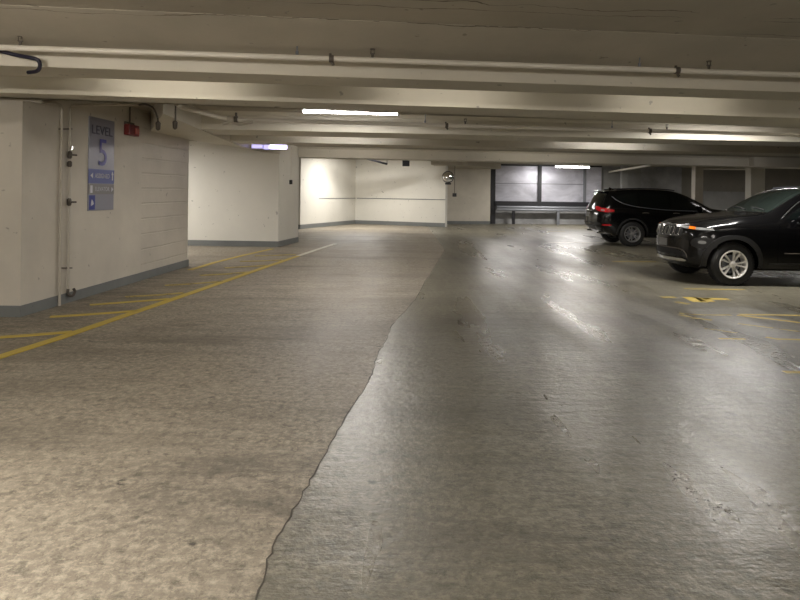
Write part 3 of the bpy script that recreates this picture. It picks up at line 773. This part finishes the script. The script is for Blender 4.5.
class Car:
    def __init__(s, name, label, S, loc, rz):
        s.S = S; s.root = empty(name, loc, rz); tag(s.root, label, 'car')
        bm = car_surface(S)
        s.bvh = BVHTree.FromBMesh(bm)
        body = link('body', bm, M['paint'], None, True)
        md = body.modifiers.new('s', 'SUBSURF'); md.levels = 1; md.render_levels = 1
        dg = bpy.context.evaluated_depsgraph_get(); dg.update()
        s.bvh = BVHTree.FromObject(body, dg)
        cut = new()
        for xw in S['wheels']:
            for sg_ in (-1, 1):
                rg = []
                for yy in (sg_*.56, sg_*1.4):
                    rg.append([cut.verts.new((xw + S['arch']*math.cos(a*math.tau/40), yy, S['r'] + .01 + S['arch']*math.sin(a*math.tau/40))) for a in range(40)])
                for k in range(40): cut.faces.new((rg[0][k], rg[0][(k+1) % 40], rg[1][(k+1) % 40], rg[1][k]))
                cut.faces.new(rg[0]); cut.faces.new(rg[1][::-1])
        co = link('cut', cut, M['brake'])
        b = body.modifiers.new('b', 'BOOLEAN'); b.operation = 'DIFFERENCE'; b.object = co; b.solver = 'EXACT'
        apply_mods(body); bpy.data.objects.remove(co)
        body.data.polygons.foreach_set('use_smooth', [True]*len(body.data.polygons))
        body.data.set_sharp_from_angle(angle=math.radians(35))
        body.parent = s.root; s.body = body
    def patch(s, name, outline, mat, mode='side', sign=-1, off=.004, thick=.012, cell=.05, smooth_n=0, parent=None, label=None):
        """outline in (x,z) for side, (y,z) for front/rear, (x,y) for top, (d,z) for the front corner"""
        if smooth_n: outline = [tuple(v[:2]) for v in smooth_pts([(p[0], p[1], 0) for p in outline], smooth_n, True)]
        L = s.S['L']
        def P(u, v):
            if mode == 'side': return Vector((u, sign*3, v)), Vector((0, -sign, 0))
            if mode == 'front': return Vector((-2, u, v)), Vector((1, 0, 0))
            if mode == 'rear': return Vector((L+2, u, v)), Vector((-1, 0, 0))
            if mode == 'top': return Vector((u, v, 4)), Vector((0, 0, -1))
            if mode == 'corner': # seen from 45 degrees at the front
                d = Vector((1, -sign, 0)).normalized(); t = Vector((-d.y, d.x, 0))*(-sign)
                return Vector((0, sign*s.S['W'], v)) + t*u - d*3, d
            if mode == 'rcorner':
                d = Vector((-1, -sign, 0)).normalized(); t = Vector((d.y, -d.x, 0))*(-sign)
                return Vector((L, sign*s.S['W'], v)) + t*u - d*3, d
        bm = new(); us = [p[0] for p in outline]; vs = [p[1] for p in outline]
        vv = [bm.verts.new((p[0], p[1], 0)) for p in outline]
        f = bm.faces.new(vv)
        nu = max(1, int((max(us)-min(us))/cell)); nv = max(1, int((max(vs)-min(vs))/cell))
        for i in range(1, nu):
            c = min(us)+(max(us)-min(us))*i/nu
            bmesh.ops.bisect_plane(bm, geom=list(bm.verts)+list(bm.edges)+list(bm.faces), plane_co=(c, 0, 0), plane_no=(1, 0, 0))
        for i in range(1, nv):
            c = min(vs)+(max(vs)-min(vs))*i/nv
            bmesh.ops.bisect_plane(bm, geom=list(bm.verts)+list(bm.edges)+list(bm.faces), plane_co=(0, c, 0), plane_no=(0, 1, 0))
        dead = []; dirn = None
        for v in bm.verts:
            o_, d_ = P(v.co.x, v.co.y); dirn = d_
            h = s.bvh.ray_cast(o_, d_)
            if h[0] is None:
                h = s.bvh.find_nearest(o_ + d_*3)
            nr = h[1] if h[1].dot(d_) < 0 else -h[1]
            v.co = h[0] + (nr*.7 - d_*.3)*off
        rr = bmesh.ops.extrude_face_region(bm, geom=list(bm.faces))
        vs2 = [g for g in rr['geom'] if isinstance(g, bmesh.types.BMVert)]
        bmesh.ops.translate(bm, verts=vs2, vec=dirn*thick)
        o = link(name, bm, M[mat], parent or s.root, True)
        if label: o['label'] = label
        return o
    def strip(s, name, pts, r, mat, mode='side', sign=-1, off=0.0, parent=None, n=5):
        P = []
        for p in smooth_pts([(a, b, 0) for a, b in pts], n):
            if mode == 'side': o_, d_ = Vector((p.x, sign*3, p.y)), Vector((0, -sign, 0))
            elif mode == 'front': o_, d_ = Vector((-2, p.x, p.y)), Vector((1, 0, 0))
            elif mode == 'rear': o_, d_ = Vector((s.S['L']+2, p.x, p.y)), Vector((-1, 0, 0))
            else: o_, d_ = Vector((p.x, p.y, 4)), Vector((0, 0, -1))
            h = s.bvh.ray_cast(o_, d_)
            if h[0] is None: continue
            P.append(h[0] - d_*off)
        bm = new(); tube(bm, P, r, 8); return link(name, bm, M[mat], parent or s.root, True)
    def wheel(s, x, sign, rim_mat, spokes, rr):
        r = s.S['r']; W_ = .22; y = sign*(s.S['track'])
        bm = new()
        prof = [(rr, -W_/2+.02), (rr+.012, -W_/2), (r-.055, -W_/2-.004), (r-.018, -W_/2+.012), (r-.002, -W_/2+.04), (r, 0), (r-.002, W_/2-.04), (r-.018, W_/2-.012), (r-.055, W_/2+.004), (rr+.012, W_/2), (rr, W_/2-.02), (rr, -W_/2+.02)]
        lathe(bm, prof, 48)
        for a in range(48):       # tread blocks
            an = a*math.tau/48
            m = Matrix.Rotation(an, 4, 'Y')
            box(bm, (-.013, -.09, r-.006), (.013, .09, r+.003), 0, m)
        t = link('wheel', bm, M['rubber'], s.root, True); t.location = (x, y, r)
        so = sign   # outer side
        bm = new()
        lathe(bm, [(rr+.004, so*.112), (rr-.006, so*.118), (rr-.022, so*.108), (rr-.03, so*.07), (rr-.035, -so*.05), (rr+.0, -so*.09)], 48)
        for k in range(spokes):
            base = k*math.tau/spokes
            pair = (-.17, .17) if spokes == 5 else (0,)
            for dl in pair:
                a0, a1 = base + dl*.9, base + dl*1.25
                for (ra, rb, wa, wb, ya, yb, q0, q1) in ((.03, rr-.012, .010, .017, .085, .112, a0, a1),):
                    c0 = Vector((math.cos(q0), 0, math.sin(q0))); c1 = Vector((math.cos(q1), 0, math.sin(q1)))
                    t0 = Vector((-c0.z, 0, c0.x)); t1 = Vector((-c1.z, 0, c1.x))
                    A_ = [c0*ra - t0*wa + Vector((0, so*ya, 0)), c0*ra + t0*wa + Vector((0, so*ya, 0)), c1*rb + t1*wb + Vector((0, so*yb, 0)), c1*rb - t1*wb + Vector((0, so*yb, 0))]
                    B_ = [p_ - Vector((0, so*.035, 0)) for p_ in A_]
                    va = [bm.verts.new(p_) for p_ in A_]; vb = [bm.verts.new(p_) for p_ in B_]
                    bm.faces.new(va); bm.faces.new(vb[::-1])
                    for i in range(4): bm.faces.new((va[i], va[(i+1) % 4], vb[(i+1) % 4], vb[i]))
        link('rim', bm, M[rim_mat], t, False)
        bm = new(); rg = lathe(bm, [(.058, so*.07), (.056, so*.095), (.035, so*.108), (.005, so*.11)], 20); bm.faces.new(rg[-1])
        for k in range(5):
            a = k*math.tau/5+.3; tube(bm, [(.045*math.cos(a), so*.09, .045*math.sin(a)), (.045*math.cos(a), so*.103, .045*math.sin(a))], .007, 6)
        link('hub_cap', bm, M[rim_mat], t)
        bm = new(); rg = lathe(bm, [(.05, so*.03), (.15, so*.03), (.15, so*.015), (.05, so*.015), (.05, so*.03)], 32)
        link('brake_disc', bm, M['steel'], t, True)
        bm = new(); rg = lathe(bm, [(rr-.02, -so*.03), (.004, -so*.03)], 32); bm.faces.new(rg[-1]); link('back_plate', bm, M['brake'], t)
        return t

def xs_for(L):
    a = [0, .012, .03, .06, .1, .15, .22, .3]; b = [L-t for t in a[::-1]]
    mid_ = [.3 + (L-.6)*k/36 for k in range(1, 36)]
    return a + mid_ + b

# ---- the nearer car: front to the left, its side to the camera
L1 = 4.62
S1 = dict(L=L1, W=.93, xs=xs_for(L1), nose=.36, tail=.25, wheels=(.79, 3.49), arch=.41, r=.365, track=.80,
  zb=spline([(0, .44), (.03, .36), (.1, .30), (.3, .25), (.8, .24), (3.8, .24), (4.3, .32), (4.62, .42)]),
  zt=spline([(0, .86), (.012, .90), (.03, .95), (.06, .985), (.12, 1.02), (.3, 1.075), (.6, 1.125), (.95, 1.165), (1.25, 1.195), (1.42, 1.22), (1.6, 1.33), (1.85, 1.48), (2.1, 1.605), (2.3, 1.66), (2.7, 1.69), (3.3, 1.685), (3.9, 1.65), (4.2, 1.60), (4.35, 1.45), (4.5, 1.15), (4.6, .98), (4.62, .9)]),
  zs=spline([(0, .80), (.1, .93), (.3, .985), (.7, 1.03), (1.2, 1.06), (2.0, 1.08), (3.2, 1.12), (4.2, 1.13), (4.55, 1.0), (4.62, .85)]),
  w=spline([(0, .76), (.05, .80), (.15, .86), (.3, .90), (.6, .925), (1.5, .93), (3.5, .93), (4.2, .90), (4.62, .78)]),
  wt=spline([(0, .62), (.3, .72), (1.0, .76), (1.4, .75), (1.8, .70), (2.3, .655), (3.2, .65), (4.2, .60), (4.5, .68), (4.62, .66)]))
c1 = Car('parked_car', 'black crossover with bright ten-spoke wheels and slotted grille, front turned left', S1, (4.80, 11.27, 0), 0)
for x in S1['wheels']:
    for sgn in (-1, 1): c1.wheel(x, sgn, 'alloy', 5, .235)
for sgn in (-1, 1):
    c1.patch('side_window', [(1.72, 1.13), (1.92, 1.30), (2.15, 1.45), (2.4, 1.53), (2.62, 1.55), (2.62, 1.11)], 'glass', sign=sgn)
    c1.patch('side_window', [(2.70, 1.11), (2.70, 1.555), (3.3, 1.55), (3.62, 1.51), (3.62, 1.15)], 'glass', sign=sgn)
    c1.patch('side_window', [(3.68, 1.16), (3.68, 1.50), (4.02, 1.42), (4.15, 1.22)], 'glass', sign=sgn)
    c1.strip('window_trim', [(1.62, 1.13), (1.86, 1.33), (2.12, 1.485), (2.4, 1.57), (2.8, 1.60), (3.4, 1.59), (3.8, 1.53)], .010, 'cladding', sign=sgn)
    # doors, a hair proud of the body so that their gaps read
    fd = c1.patch('door', [(1.52, .42), (1.52, .8), (1.56, 1.04), (1.70, 1.10), (2.64, 1.075), (2.66, .42)], 'paint', sign=sgn, off=.006)
    bd = c1.patch('door', [(2.68, .42), (2.68, 1.075), (3.64, 1.10), (3.60, .95), (3.32, .80), (3.16, .6), (3.12, .42)], 'paint', sign=sgn, off=.006)
    for d_, xh in ((fd, 2.38), (bd, 3.30)):
        c1.strip('door_handle', [(xh, .975), (xh+.1, .985), (xh+.2, .975)], .014, 'paint', sign=sgn, off=.025, parent=d_)
    c1.strip('side_moulding', [(1.62, .56), (2.3, .565), (3.0, .57)], .008, 'rust', sign=sgn, off=.006)
    # wheel arch cladding
    for xw in S1['wheels']:
        out = []; n_ = 22
        for k in range(n_+1):
            a = math.pi*(-.10 + 1.20*k/n_); q = 1 + .05*abs(math.sin(2*a))
            out.append((xw + .475*q*math.cos(a), .375 + .475*q*math.sin(a)))
        inn = []
        for k in range(n_+1):
            a = math.pi*(-.10 + 1.20*k/n_); inn.append((xw + .412*math.cos(a), .375 + .412*math.sin(a)))
        c1.patch('wheel_arch_trim', out + inn[::-1], 'cladding', sign=sgn, off=.018, thick=.03, cell=.09)
    c1.patch('sill_trim', [(1.38, .27), (1.38, .40), (3.16, .40), (3.16, .27)], 'cladding', sign=sgn, off=.012, cell=.1)
    # lamps: slim upper lamp with amber corner, round low lamp
    hl = c1.patch('headlamp', [(-.30, .925), (-.27, .955), (-.02, .972), (.20, .985), (.40, 1.0), (.34, .965), (.12, .94), (-.1, .925)], 'lamp_clear', mode='corner', sign=sgn, off=.008, cell=.04)
    c1.patch('turn_signal', [(-.01, .932), (-.01, .974), (.09, .98), (.10, .938)], 'amber', mode='corner', sign=sgn, off=.014, cell=.04, parent=hl, label='amber lens')
    c1.patch('fog_lamp_bezel', [(-.30, .62), (-.34, .72), (-.22, .80), (-.02, .79), (.06, .70), (-.02, .63)], 'cladding', mode='corner', sign=sgn, off=.006, cell=.04, smooth_n=3)
    c1.patch('fog_lamp', [(-.18, .70), (-.19, .73), (-.15, .75), (-.09, .745), (-.07, .715), (-.11, .695)], 'lamp_clear', mode='corner', sign=sgn, off=.014, cell=.03, smooth_n=3)
    c1.strip('roof_rail', [(2.35, sgn*.60), (2.7, sgn*.60), (3.3, sgn*.60), (4.0, sgn*.57)], .016, 'chrome' if False else 'steel', mode='top', off=.04)
    # door mirror
    mb = new(); lathe(mb, [(.001, -.13), (.06, -.12), (.095, -.06), (.10, .0), (.09, .07), (.05, .12), (.001, .13)], 18)
    bmesh.ops.scale(mb, vec=(.62, 1, .85), verts=mb.verts); bmesh.ops.translate(mb, vec=(1.88, sgn*1.02, 1.14), verts=mb.verts)
    mo = link('door_mirror', mb, M['paint'], c1.root, True)
    mb = new(); box(mb, (1.86, min(sgn*.84, sgn*.98), 1.05), (1.92, max(sgn*.84, sgn*.98), 1.09), .01); link('mirror_arm', mb, M['cladding'], mo)
    mb = new(); box(mb, (1.934, min(sgn*.94, sgn*1.10), 1.08), (1.946, max(sgn*.94, sgn*1.10), 1.20), .004); link('mirror_glass', mb, M['mirror'], mo)
c1.patch('windshield', [(1.47, -.70), (1.46, -.4), (1.45, 0), (1.46, .4), (1.47, .70), (1.8, .665), (2.18, .58), (2.23, .3), (2.24, 0), (2.23, -.3), (2.18, -.58), (1.8, -.665)], 'glass_front', mode='top', off=.003, cell=.08)
for y0 in (-.55, .05):
    c1.strip('wiper', [(1.50, y0), (1.54, y0+.25), (1.56, y0+.5)], .009, 'cladding', mode='top', off=.015)
# hood, with a raised centre
c1.patch('hood', [(.16, -.40), (.12, 0), (.16, .40), (.34, .58), (.8, .70), (1.40, .73), (1.42, 0), (1.40, -.73), (.8, -.70), (.34, -.58)], 'paint', mode='top', off=.006, cell=.08)
for y0 in (-.46, .46): c1.strip('hood_crease', [(.30, y0*.85), (.8, y0), (1.36, y0*1.1)], .012, 'paint', mode='top', off=-.004)
# grille: dark panel and seven slots with bright surrounds
gp = c1.patch('grille', [(-.50, .80), (-.52, .90), (-.46, .985), (0, 1.0), (.46, .985), (.52, .90), (.50, .80), (0, .79)], 'cladding', mode='front', off=.004, cell=.06)
for k in range(7):
    yc = (k-3)*.135; h0, h1 = .815, .965
    ring = [(yc-.045, h0+.02), (yc-.03, h0), (yc+.03, h0), (yc+.045, h0+.02), (yc+.045, h1-.02), (yc+.03, h1), (yc-.03, h1), (yc-.045, h1-.02), (yc-.045, h0+.02)]
    c1.strip('grille_surround', ring, .0045, 'chrome', mode='front', off=.012, parent=gp, n=1)
    c1.patch('grille_slot', [(yc-.036, h0+.012), (yc+.036, h0+.012), (yc+.036, h1-.012), (yc-.036, h1-.012)], 'brake', mode='front', off=.012, cell=.05, parent=gp)
c1.strip('badge', [(-.07, 1.012), (0, 1.015), (.07, 1.012)], .010, 'chrome', mode='front', off=.005)
c1.patch('bumper_guard', [(-.66, .60), (-.66, .75), (0, .77), (.66, .75), (.66, .60), (0, .58)], 'paint', mode='front', off=.012, thick=.05, cell=.08)
c1.patch('number_plate', [(-.16, .61), (-.16, .74), (.16, .74), (.16, .61)], 'plate', mode='front', off=.022, thick=.03, cell=.1)
c1.patch('lower_grille', [(-.46, .44), (-.52, .50), (-.40, .575), (0, .58), (.40, .575), (.52, .50), (.46, .44), (0, .43)], 'brake', mode='front', off=.006, cell=.06)
c1.strip('lower_grille_trim', [(-.62, .45), (-.58, .53), (-.45, .585), (0, .592), (.45, .585), (.58, .53), (.62, .45)], .010, 'rust', mode='front', off=.01)
c1.patch('skid_plate', [(-.55, .375), (-.60, .40), (-.52, .425), (0, .43), (.52, .425), (.60, .40), (.55, .375), (0, .37)], 'chrome', mode='front', off=.02, thick=.03, cell=.06)
for x0, y0 in ((.45, -.30), (.45, .30)):
    pass
bm = new(); box(bm, (.5, -.6, .30), (4.2, .6, .5)); link('underbody', bm, M['brake'], c1.root)

# ---- the farther car: rear to the left
L2 = 4.69
S2 = dict(L=L2, W=.94, xs=xs_for(L2), nose=.34, tail=.26, wheels=(.92, 3.64), arch=.41, r=.368, track=.81,
  zb=spline([(0, .40), (.1, .28), (.4, .24), (3.9, .25), (4.3, .35), (4.5, .43), (4.62, .52), (4.69, .62)]),
  zt=spline([(0, .72), (.03, .80), (.08, .86), (.2, .94), (.5, 1.03), (1.0, 1.11), (1.25, 1.14), (1.5, 1.28), (1.9, 1.50), (2.2, 1.62), (2.5, 1.675), (3.0, 1.70), (3.6, 1.69), (4.1, 1.65), (4.28, 1.61), (4.34, 1.54), (4.42, 1.41), (4.52, 1.25), (4.59, 1.14), (4.65, 1.02), (4.69, .84)]),
  zs=spline([(0, .66), (.2, .86), (.7, .97), (1.3, 1.02), (2.2, 1.06), (3.2, 1.14), (4.0, 1.21), (4.4, 1.20), (4.6, 1.05), (4.69, .80)]),
  w=spline([(0, .72), (.1, .82), (.3, .89), (.7, .935), (3.8, .94), (4.3, .915), (4.55, .88), (4.69, .82)]),
  wt=spline([(0, .60), (.4, .72), (1.2, .76), (1.7, .70), (2.3, .655), (3.2, .65), (4.1, .60), (4.35, .60), (4.5, .68), (4.69, .70)]))
c2 = Car('parked_car', 'black crossover with red tail lamps and dark wheels, rear turned left, farther away', S2, (5.74+L2, 18.98, 0), math.pi)
for x in S2['wheels']:
    for sgn in (-1, 1): c2.wheel(x, sgn, 'alloy_dark', 5, .235)
for sgn in (-1, 1):
    c2.patch('side_window', [(1.62, 1.09), (1.95, 1.36), (2.25, 1.50), (2.48, 1.545), (2.5, 1.10)], 'glass', sign=sgn)
    c2.patch('side_window', [(2.57, 1.10), (2.56, 1.555), (3.2, 1.57), (3.38, 1.56), (3.42, 1.18)], 'glass', sign=sgn)
    c2.patch('side_window', [(3.48, 1.19), (3.45, 1.555), (3.8, 1.53), (4.12, 1.44), (3.95, 1.31)], 'glass', sign=sgn)
    c2.strip('window_trim', [(1.58, 1.06), (2.5, 1.075), (3.4, 1.15), (3.85, 1.24), (4.05, 1.34), (4.18, 1.46)], .011, 'steel', sign=sgn)
    fd = c2.patch('door', [(1.42, .42), (1.40, .8), (1.48, 1.02), (2.52, 1.055), (2.54, .42)], 'paint', sign=sgn, off=.006)
    bd = c2.patch('door', [(2.57, .42), (2.56, 1.06), (3.42, 1.12), (3.46, .95), (3.28, .78), (3.14, .6), (3.12, .42)], 'paint', sign=sgn, off=.006)
    for d_, xh in ((fd, 2.28), (bd, 3.18)):
        c2.strip('door_handle', [(xh, .985), (xh+.1, .995), (xh+.2, .985)], .015, 'chrome', sign=sgn, off=.02, parent=d_)
    for xw in S2['wheels']:
        out = []; inn = []; n_ = 22
        for k in range(n_+1):
            a = math.pi*(-.08 + 1.16*k/n_)
            out.append((xw + .46*math.cos(a), .378 + .46*math.sin(a))); inn.append((xw + .412*math.cos(a), .378 + .412*math.sin(a)))
        c2.patch('wheel_arch_trim', out + inn[::-1], 'cladding', sign=sgn, off=.014, thick=.03, cell=.09)
    c2.patch('sill_trim', [(1.40, .28), (1.40, .40), (3.16, .40), (3.16, .28)], 'cladding', sign=sgn, off=.012, cell=.1)
    tl = c2.patch('tail_lamp', [(-.34, 1.01), (-.34, 1.07), (-.22, 1.10), (0, 1.12), (.16, 1.155), (.27, 1.16), (.30, 1.10), (.22, 1.05), (.05, 1.01), (-.2, .99)], 'lamp_red', mode='rcorner', sign=sgn, off=.012, cell=.04)
    c2.patch('reversing_lens', [(-.10, 1.02), (-.10, 1.07), (.02, 1.08), (.02, 1.03)], 'lamp_clear', mode='rcorner', sign=sgn, off=.018, cell=.04, parent=tl, label='clear lens')
    c2.patch('reflector', [(-.28, .60), (-.28, .64), (-.08, .65), (-.02, .615), (-.1, .60)], 'lamp_red', mode='rcorner', sign=sgn, off=.012, cell=.04)
    c2.strip('roof_rail', [(2.3, sgn*.60), (2.8, sgn*.61), (3.4, sgn*.60), (4.0, sgn*.57)], .018, 'frame', mode='top', off=.045)
    mb = new(); lathe(mb, [(.001, -.13), (.06, -.12), (.095, -.06), (.10, .0), (.09, .07), (.05, .12), (.001, .13)], 18)
    bmesh.ops.scale(mb, vec=(.62, 1, .85), verts=mb.verts); bmesh.ops.translate(mb, vec=(1.75, sgn*1.03, 1.12), verts=mb.verts)
    mo = link('door_mirror', mb, M['paint'], c2.root, True)
    mb = new(); box(mb, (1.73, min(sgn*.84, sgn*.98), 1.03), (1.79, max(sgn*.84, sgn*.98), 1.07), .01); link('mirror_arm', mb, M['cladding'], mo)
    mb = new(); tube(mb, [(4.35, sgn*.55, .40), (4.52, sgn*.55, .40)], .03, 12); link('tail_pipe', mb, M['chrome'], c2.root, True)
c2.patch('windshield', [(1.30, -.70), (1.27, 0), (1.30, .70), (1.7, .66), (2.10, .58), (2.16, 0), (2.10, -.58), (1.7, -.66)], 'glass_front', mode='top', off=.003, cell=.08)
c2.patch('rear_window', [(-.60, 1.23), (-.56, 1.40), (-.50, 1.535), (0, 1.55), (.50, 1.535), (.56, 1.40), (.60, 1.23), (0, 1.21)], 'glass', mode='rear', off=.004, cell=.06)
tg = c2.patch('tailgate', [(-.62, .78), (-.62, 1.0), (-.60, 1.19), (0, 1.18), (.60, 1.19), (.62, 1.0), (.62, .78), (0, .76)], 'paint', mode='rear', off=.006, cell=.08)
c2.strip('tailgate_handle', [(-.30, 1.03), (0, 1.035), (.30, 1.03)], .014, 'chrome', mode='rear', off=.02, parent=tg)
c2.patch('number_plate', [(-.17, .84), (-.17, .98), (.17, .98), (.17, .84)], 'plate', mode='rear', off=.012, cell=.1)
c2.patch('bumper_trim', [(-.74, .60), (-.76, .68), (0, .70), (.76, .68), (.74, .60), (0, .58)], 'cladding', mode='rear', off=.01, cell=.08)
# roof spoiler and fin
bm = new()
for i in range(1): box(bm, (4.08, -.54, 1.602), (4.33, .54, 1.628), .01)
link('spoiler', bm, M['paint'], c2.root, True)
bm = new(); v = [bm.verts.new(p) for p in ((3.85, -.02, 1.66), (4.05, -.02, 1.65), (4.03, -.005, 1.74), (3.85, .02, 1.66), (4.05, .02, 1.65), (4.03, .005, 1.74))]
bm.faces.new((v[0], v[1], v[2])); bm.faces.new((v[3], v[5], v[4])); bm.faces.new((v[0], v[3], v[4], v[1])); bm.faces.new((v[1], v[4], v[5], v[2])); bm.faces.new((v[2], v[5], v[3], v[0]))
link('antenna_fin', bm, M['paint'], c2.root)
bm = new(); box(bm, (.5, -.6, .30), (4.2, .6, .5)); link('underbody', bm, M['brake'], c2.root)
